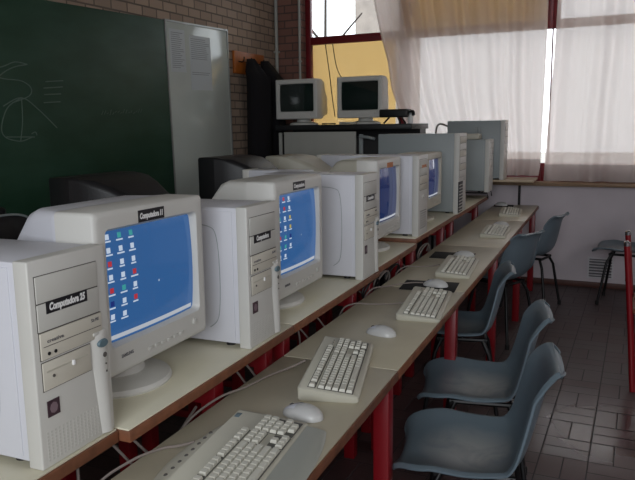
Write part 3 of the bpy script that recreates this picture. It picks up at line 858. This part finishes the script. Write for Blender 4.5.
# ------------------------------------------------------------------ mice and pads
def mouse(label, loc, rz):
    m = thing('mouse', label, 'mouse', loc, rz, 'computer mice')
    L_, W_, H_ = .116, .064, .032
    rings = []
    for i in range(15):
        t = i/14; x = -L_/2+L_*t
        w = W_/2*max(.03, (1-abs(2*t-1)**2.6))**.45
        h = H_*max(.06, (math.sin(PI*(.06+.90*t**.85)))**.75)
        rings.append([(x, w*math.cos(a), .001+ (h*max(0, math.sin(a))**.8 if math.sin(a) > 0 else 0)) for a in [2*PI*q/20 for q in range(20)]])
    MB().loft(rings).build('shell', M['mouse'], m, ang=60)
    def hz(x, yf):
        t = (x+L_/2)/L_; h = H_*max(.06, (math.sin(PI*(.06+.90*t**.85)))**.75); w = W_/2*max(.03, (1-abs(2*t-1)**2.6))**.45
        return .001+h*max(0, 1-(yf)**2)**.4, w
    for s in (-1, 1):
        def fn(u, v):
            x = .012+.036*u; yf = s*(.06+.62*v); z, w = hz(x, yf); return (x, yf*w, z+.0012)
        MB().grid(fn, 6, 6).build('button', M['steel'], m, ang=60)
    MB().lathe([(.002, -.003), (.006, -.003), (.006, .003), (.002, .003)], (0, 0, 0), 14, 'X').build('wheel', M['seam'], m).matrix_local = Matrix.Translation((.034, 0, hz(.034, 0)[0]-.002))@Matrix.Rotation(PI/2, 4, 'Z')
    return m
mouse('white mouse beside the far end of the nearest keyboard', (-.675, 1.488, LZ), math.radians(168))
mouse('white mouse between the second and third keyboards', (-.698, 2.215, LZ), math.radians(165))
mouse('white mouse on the black pad behind the third keyboard', (-.685, 2.985, LZ+.0035), math.radians(170))
mouse('white mouse behind the fourth keyboard', (-.70, 3.735, LZ+.0035), math.radians(175))
mouse('white mouse behind the flat grey fifth keyboard', (-.68, 5.01, LZ), math.radians(175))
mouse('white mouse left of the farthest keyboard, near the back wall', (-.85, 6.25, LZ+.0035), math.radians(160))
def pad(label, loc, w, d, rz):
    p = MB().box(-w/2, w/2, -d/2, d/2, 0, .003, .001).build('mouse_pad', M['pad']); p.location = loc; p.rotation_euler = (0, 0, rz)
    tag(p, label, 'mouse pad', 'black mouse pads')
pad('black mouse pad behind the third keyboard', (-.712, 2.985, LZ), .245, .19, .08)
pad('black mouse pad behind the fourth keyboard, a corner showing', (-.765, 3.745, LZ), .23, .19, .05)
pad('black mouse pad near the back wall', (-.83, 6.25, LZ), .17, .14, .1)

# ------------------------------------------------------------------ cables
def cable(label, pts, m='cable', r=.0032):
    tag(MB().tube(pts, r, 6, 6).build('cable', M[m]), label, 'cable', 'computer cables')
cable('pale cable of the second keyboard, curving back off the table edge', [(-.80, 1.79, .762), (-.845, 1.78, .738), (-.88, 1.70, .734), (-.90, 1.60, .734), (-.93, 1.50, .735), (-.965, 1.40, .70), (-1.0, 1.34, .60), (-1.03, 1.32, .45)])
cable('pale cable of the nearest keyboard, leaving from its media buttons', [(-.835, 1.24, .744), (-.87, 1.225, .735), (-.90, 1.20, .734), (-.93, 1.13, .732), (-.965, 1.05, .70), (-1.0, 1.0, .58), (-1.02, .98, .42)])
cable('pale cable of the third keyboard, running across the table', [(-.735, 2.62, .742), (-.78, 2.61, .734), (-.86, 2.58, .734), (-.925, 2.56, .734), (-.97, 2.53, .70), (-1.0, 2.5, .55)])
cable('pale cable of the mouse on the black pad', [(-.745, 2.995, .742), (-.79, 3.0, .738), (-.835, 2.98, .734), (-.89, 2.9, .734), (-.935, 2.82, .734), (-.975, 2.8, .66), (-1.0, 2.78, .5)])
cable('pale cable of the fourth keyboard, running back from the table joint', [(-.765, 3.43, .742), (-.80, 3.42, .734), (-.87, 3.38, .734), (-.93, 3.35, .734), (-.975, 3.32, .68), (-1.0, 3.3, .5)])
for i, (y, s, lab) in enumerate(((1.16, .10, 'nearest'), (1.21, .12, 'second'), (1.10, -.12, 'third'), (1.72, .09, 'fourth'), (1.78, .10, 'fifth'), (2.18, .14, 'sixth'), (2.24, -.1, 'seventh'), (2.35, .12, 'eighth'))):
    cable('%s pale cable hanging in the gap behind the low tables, counting from the front' % lab,
          [(-1.06, y, .785), (-1.03, y+.2*s, .74), (-1.0, y+.5*s, .68), (-.985, y+s, .60), (-1.0, y+1.3*s, .45), (-1.02, y+1.4*s, .2), (-1.05, y+1.5*s, .006)], r=.0035)
for i, (ys, lab) in enumerate((((.85, 1.02, 1.25, 1.5), 'nearest'), ((2.9, 3.1, 3.3, 3.45), 'middle'), ((3.6, 3.8, 4.0, 4.2), 'farthest'))):
    cable('%s of three pale cables drooping lengthwise behind the low tables' % lab,
          [(-1.02, ys[0], .70), (-.99, ys[1], .61), (-.985, ys[2], .62), (-1.0, ys[3], .70)], r=.004)
for i, (y, lab) in enumerate(((2.95, 'nearest'), (3.12, 'second'), (3.30, 'third'), (3.95, 'farthest'))):
    a = [(-.98+.02*math.sin(q*.9), y+.07*math.cos(q*.8), .70+.055*math.sin(q*.8)) for q in range(14)]
    cable('%s of four coiled cables in the gap behind the low tables' % lab, a, 'cable' if i % 2 else 'cabledark', .0045)

# ------------------------------------------------------------------ chairs (face +X locally)
def make_chair(label, loc, rz, group='shell chairs'):
    c = thing('shell_chair', label, 'chair', loc, rz, group)
    prof = [(.222, .422), (.214, .437), (.185, .443), (.10, .436), (.02, .428), (-.07, .430), (-.115, .445), (-.145, .485), (-.163, .54), (-.178, .60), (-.192, .66), (-.204, .715), (-.217, .743), (-.231, .754), (-.245, .749)]
    P = spline([Vector((x, 0, z)) for x, z in prof], 4)
    n = len(P)
    d = [0]
    for a, b_ in zip(P, P[1:]): d.append(d[-1]+(b_-a).length)
    T = d[-1]
    Wd = .225
    def half(s):      # half width with rounded corners
        t = s/T
        base = Wd-.040*max(0, (t-.5))*2-.015*math.exp(-((t-.45)/.12)**2)
        for e in (s, T-s):
            r = .095
            if e < r: base -= r*(1-math.sqrt(max(0, 1-(1-e/r)**2)))
        return base
    def fn(u, v):
        i = u*(n-1); i0 = min(int(i), n-2); f = i-i0
        p = P[i0].lerp(P[i0+1], f); s = d[i0]+(d[i0+1]-d[i0])*f
        tn = (P[i0+1]-P[i0]).normalized(); nn = Vector((tn.z, 0, -tn.x))
        if nn.z < 0 and s < T*.5: nn = -nn
        if s >= T*.5 and nn.x < 0: nn = -nn
        q = 2*v-1
        w = half(s)
        t = s/T
        up = .048*abs(q)**2.6*(1-.55*min(1, max(0, (.16-t)/.16)))*(1-.8*min(1, max(0, (t-.86)/.12)))
        lip = .012*max(0, (abs(q)-.93)/.07)
        return (p.x+nn.x*(up-lip), q*w, p.z+nn.z*(up-lip))
    o = MB().grid(fn, 72, 28).build('shell', M['chair'], c, ang=180)
    sd = o.modifiers.new('thickness', 'SOLIDIFY'); sd.thickness = .007; sd.offset = 0
    bv = o.modifiers.new('edge', 'BEVEL'); bv.width = .002; bv.segments = 2
    b = MB()
    for y in (-.10, .10): b.tube([(.12, y, .408), (-.12, y, .408)], .010, 8)
    for x in (-.11, .11): b.tube([(x, -.11, .404), (x, .11, .404)], .010, 8)
    b.build('mounting_frame', M['blackm'], c)
    for sx in (-1, 1):
        for sy in (-1, 1):
            lg = MB().tube([(sx*.10, sy*.10, .405), (sx*.13, sy*.125, .34), (sx*.18, sy*.17, .005)], .0105, 10).build('leg', M['blackm'], c)
            MB().lathe([(.014, 0), (.014, .03), (.010, .034)], (sx*.179, sy*.169, 0), 12).build('foot_cap', M['pad'], lg)
    return c
make_chair('nearest blue-grey shell chair, dusty seat, low in the photo', (-.335, 2.045, 0), math.radians(180+8))
def chair_copy(src, label, loc, rz):
    c = dup(src); c['label'] = label; c.location = loc; c.rotation_euler = (0, 0, rz); return c
src = [o for o in bpy.data.objects if o.name == 'shell_chair'][0]
chair_copy(src, 'second blue-grey shell chair, with a pale scuff on its seat', (-.405, 2.60, 0), math.radians(180+9))
chair_copy(src, 'third shell chair, pushed under the table beside a red leg', (-.63, 3.36, 0), math.radians(180+10))
chair_copy(src, 'fourth shell chair, its back turned to us, before the back wall chair', (-.625, 4.66, 0), math.radians(180-26))
chair_copy(src, 'farthest shell chair in the row, standing against the plaster wall', (-.515, 5.62, 0), math.radians(180-15))
chair_copy(src, 'shell chair at the right, before the vent grille, on black splayed legs', (.185, 5.98, 0), math.radians(172))
# red chair cut by the right edge
rc = thing('red_chair', 'red metal framed chair cut off by the right edge of the photo', 'chair', (.365, 4.15, 0), math.radians(-2))
for sy in (-1, 1):
    MB().tube([(-.165, sy*.2-.02, .0), (-.20, sy*.2, .42), (-.235, sy*.2, .80)], .016, 10, 4).build('back_post', M['redpaint'], rc)
    MB().lathe([(.017, 0), (.017, .02), (.006, .028)], (-.2352, sy*.2, .80), 14).build('post_cap', M['chrome'], rc)
    MB().tube([(.2, sy*.2, 0), (.19, sy*.2, .43)], .015, 10).build('leg', M['redpaint'], rc)
MB().box(-.19, .21, -.215, .215, .43, .455, .012, 3).build('seat', M['woodedge'], rc)
MB().box(-.235, -.215, -.19, .19, .60, .76, .006, 3).build('backrest', M['woodedge'], rc)
MB().tube([(-.18, -.2, .2), (.195, -.2, .2)], .010, 8).build('stretcher', M['redpaint'], rc)
MB().tube([(-.18, .2, .2), (.195, .2, .2)], .010, 8).build('stretcher', M['redpaint'], rc)
# dark chair behind the nearest tower
oc = thing('office_chair', 'black chair whose rounded back shows at the left edge, before the chalkboard', 'chair', (-2.72, 2.42, 0), 0)
def slab(w, z0, z1, x, th, m, name):
    prof = [(0, -.5), (.42, -.46), (.5, -.3), (.5, .1), (.46, .32), (.36, .44), (.2, .49), (0, .5)]
    pts = [(a*w, z0+(b_+.5)*(z1-z0)) for a, b_ in prof]+[(-a*w, z0+(b_+.5)*(z1-z0)) for a, b_ in reversed(prof[1:-1])]
    pts = [(p.y, p.z) for p in spline([Vector((0, *q)) for q in pts+[pts[0]]], 4)[:-1]]
    rings = []
    cy = 0; cz = (z0+z1)/2
    for xx, k in ((x-th/2, .94), (x-th*.35, 1), (x+th*.35, 1), (x+th/2, .94)):
        rings.append([(xx, cy+a*k, cz+(b_-cz)*k) for a, b_ in pts])
    return MB().loft(rings).build(name, m, oc), pts
_, pts = slab(.50, .58, 1.05, .0, .06, M['black'], 'backrest')
MB().tube([(.033, a*.985, .815+(b_-.815)*.985) for a, b_ in pts]+[(.033, pts[0][0]*.985, .815+(pts[0][1]-.815)*.985)], .006, 6).build('piping', M['steel_grey'], oc)
MB().lathe([(.03, 0), (.034, .01), (.034, .03), (.02, .04)], (0, .03, 1.045), 14).build('knob', M['black'], oc)
MB().box(.02, .48, -.23, .23, .43, .50, .03, 3).build('seat', M['black'], oc)
MB().tube([(0, 0, .60), (.0, 0, .42), (.05, 0, .40), (.24, 0, .40)], .02, 8).build('back_bar', M['blackm'], oc)
MB().tube([(.25, 0, .09), (.25, 0, .43)], .025, 12).build('column', M['blackm'], oc)
for k in range(5):
    a = 2*PI*k/5
    MB().tube([(.25, 0, .10), (.25+.25*math.cos(a), .25*math.sin(a), .06)], .018, 8).build('base_leg', M['blackm'], oc)
    MB().lathe([(.02, 0), (.025, .02), (.012, .052)], (.25+.245*math.cos(a), .245*math.sin(a), 0), 12).build('caster', M['black'], oc)

# ------------------------------------------------------------------ cabinet at the back with two monitors
cb = thing('storage_cabinet', 'tall cabinet in the back corner, black top and white panel', 'cabinet'); room_thing(cb)
YC = 5.72
MB().box(-3.08, -1.80, YC+.02, YC+.48, 0, 1.36, .003).build('carcass', M['black'], cb)
MB().box(-3.10, -1.78, YC-.02, YC+.50, 1.42, 1.468, .004).build('top', M['black'], cb)
MB().box(-3.08, -1.80, YC+.30, YC+.48, 1.36, 1.42).build('top_riser', M['black'], cb)
d_ = MB().box(-3.02, -2.30, YC-.002, YC+.02, .10, 1.405, .004).build('door', M['cabinet'], cb)
MB().box(-2.36, -2.34, YC-.018, YC-.002, .9, 1.0, .003).build('handle', M['chrome'], d_)
MB().box(-3.075, -3.045, YC-.004, YC+.02, .10, 1.40, .003).build('pale_post', M['pipe'], cb)
MB().box(-2.27, -2.235, YC+.0, YC+.02, .10, 1.38, .003).build('grey_post', M['steel_grey'], cb)
MB().tube([(-2.25, YC-.03, 1.36), (-2.17, YC-.05, 1.355), (-2.10, YC-.06, 1.34)], .014, 10, 4).build('lever_handle', M['steel_grey'], cb)
def rmon(label, xr, yr, w, h):
    p = rm(xr, yr, 1.469)
    return monitor(label, (p.x, p.y, p.z), w, h, .055, -PI/2-PHI-.02, 'off', ('bezel', 'bezel'), brand=False, smooth_back=True, group='monitors on the cabinet', foot_x=-.16)
rmon('left of the two beige monitors with dark screens on the cabinet', -2.93, YC+.08, .435, .365)
rmon('right of the two beige monitors with dark screens on the cabinet', -2.30, YC+.08, .435, .365)
sb = thing('small_drive', 'small pale flat box at the front of the cabinet top', 'box', rm(-2.38, YC+.01, 1.4685), -PHI)
MB().box(-.075, .075, -.024, .024, 0, .022, .003).build('case', M['bezel_dark'], sb)
MB().box(-.05, .03, -.0255, -.024, .008, .012).build('slot', M['seam'], sb, smooth=False)
bd = thing('black_device', 'small black device on splayed legs right of the cabinet monitors', 'device', rm(-1.97, YC+.12, 1.4685), -PHI)
MB().box(-.13, .13, -.07, .07, .055, .125, .012, 3).build('body', M['black'], bd)
MB().tube([(.13, 0, .09), (.16, -.02, .10), (.17, -.03, .07)], .018, 8, 4).build('knob', M['black'], bd)
for x, y in ((-.08, -.05), (.02, .06), (.10, -.05)):
    MB().tube([(x*.6, y*.4, .06), (x*1.1, y*1.2, .004)], .008, 8).build('leg', M['blackm'], bd)
bt = thing('white_bottle', 'small white bottle beside the black device on the cabinet', 'bottle', rm(-1.815, YC+.06, 1.4685))
MB().lathe([(.022, 0), (.024, .01), (.024, .05), (.012, .065), (.010, .075)], (0, 0, 0), 18).build('bottle_body', M['white'], bt)
MB().lathe([(.012, .075), (.012, .088), (.009, .09)], (0, 0, 0), 14).build('cap', M['steel_grey'], bt)
cm = MB().tube([rm(-2.64, YC+.03, 1.476), rm(-2.60, YC-.005, 1.476), rm(-2.55, YC+.02, 1.476), rm(-2.52, YC+.06, 1.476)], .006, 6, 6).build('loose_cable', M['cabledark'])
tag(cm, 'dark loose cable on the cabinet top between the two monitors', 'cable')

# ------------------------------------------------------------------ outside
og = thing('outside_building', 'grey building corner seen through the uncovered upper pane', 'building', rm(-5.44, 13.5, 0), -PHI)
MB().box(-.0, .5, 0, 3, 0, 8.2, .02).build('wall', M['concrete'], og)
MB().box(-.05, .55, -.1, 3.1, 8.2, 8.4, .02).build('parapet', M['concrete'], og)
tr = thing('bare_tree', 'bare dark tree outside the uncovered upper pane', 'tree', rm(-5.0, 11, 0), -PHI)
MB().tube([(0, 0, 0), (.05, 0, 1.5), (-.02, .1, 2.6), (.05, 0, 4.2)], lambda t: .05*(1-.6*t), 8, 5).build('trunk', M['bark'], tr)
for p in ([(0, .05, 2.5), (.3, 0, 2.9), (.7, 0, 3.3)], [(.02, .05, 2.8), (-.3, 0, 3.2), (-.5, 0, 3.8)], [(.3, 0, 2.9), (.55, 0, 2.85), (.9, .1, 2.95)]):
    MB().tube(p, lambda t: .03*(1-.6*t), 6, 5).build('branch', M['bark'], tr)
struct(MB().box(-30, 30, 7.0, 40, -.3, -.1).build('outside_ground', M['ground']))

# ------------------------------------------------------------------ light, sky, camera
w = bpy.data.worlds.new('sky'); S.world = w; w.use_nodes = True
bg = w.node_tree.nodes['Background']; bg.inputs[0].default_value = (.92, .95, 1., 1); bg.inputs[1].default_value = 3.2
def area(name, loc, target, sx, sy, power, col):
    l = bpy.data.lights.new(name, 'AREA'); l.shape = 'RECTANGLE'; l.size = sx; l.size_y = sy; l.energy = power; l.color = col
    o = bpy.data.objects.new(name, l); C.objects.link(o); o.location = loc
    o.rotation_euler = (Vector(target)-Vector(loc)).to_track_quat('-Z', 'Y').to_euler()
    return o
area('rear_fill_light', (.3, -2.6, 2.0), (-.9, 3.0, .8), 2.2, 1.4, 86, (.90, .95, 1))  # soft fill added behind the camera; the rear wall has no window
area('side_fill_light', (2.4, 2.4, 1.9), (-1.5, 5.6, .9), 1.6, 1.2, 14, (1, .98, .97))  # extra fill added to brighten the back wall, no opening in the right wall
fl = bpy.data.lights.new('flash', 'POINT'); fl.energy = 9; fl.shadow_soft_size = .02; fl.color = (1, .98, .95)
fo = bpy.data.objects.new('flash', fl); C.objects.link(fo); fo.location = (.06, .0, 1.53)

cam = bpy.data.cameras.new('camera'); co = bpy.data.objects.new('camera', cam); C.objects.link(co)
cam.sensor_width = 36; cam.lens = 684.36/635*36; cam.clip_start = .05
yaw, pitch, roll = map(math.radians, (22.895, 9.387, -.777))
fwd = Vector((-math.sin(yaw)*math.cos(pitch), math.cos(yaw)*math.cos(pitch), -math.sin(pitch)))
right = Vector((math.cos(yaw), math.sin(yaw), 0)); upv = right.cross(fwd)
r2 = right*math.cos(roll)+upv*math.sin(roll); u2 = upv*math.cos(roll)-right*math.sin(roll)
co.matrix_world = Matrix(((r2.x, u2.x, -fwd.x, 0), (r2.y, u2.y, -fwd.y, 0), (r2.z, u2.z, -fwd.z, 1.45), (0, 0, 0, 1)))
S.camera = co
vs = S.view_settings
vs.view_transform = 'Standard'; vs.look = 'None'; vs.gamma = 1; vs.use_curve_mapping = False; vs.exposure = 0.
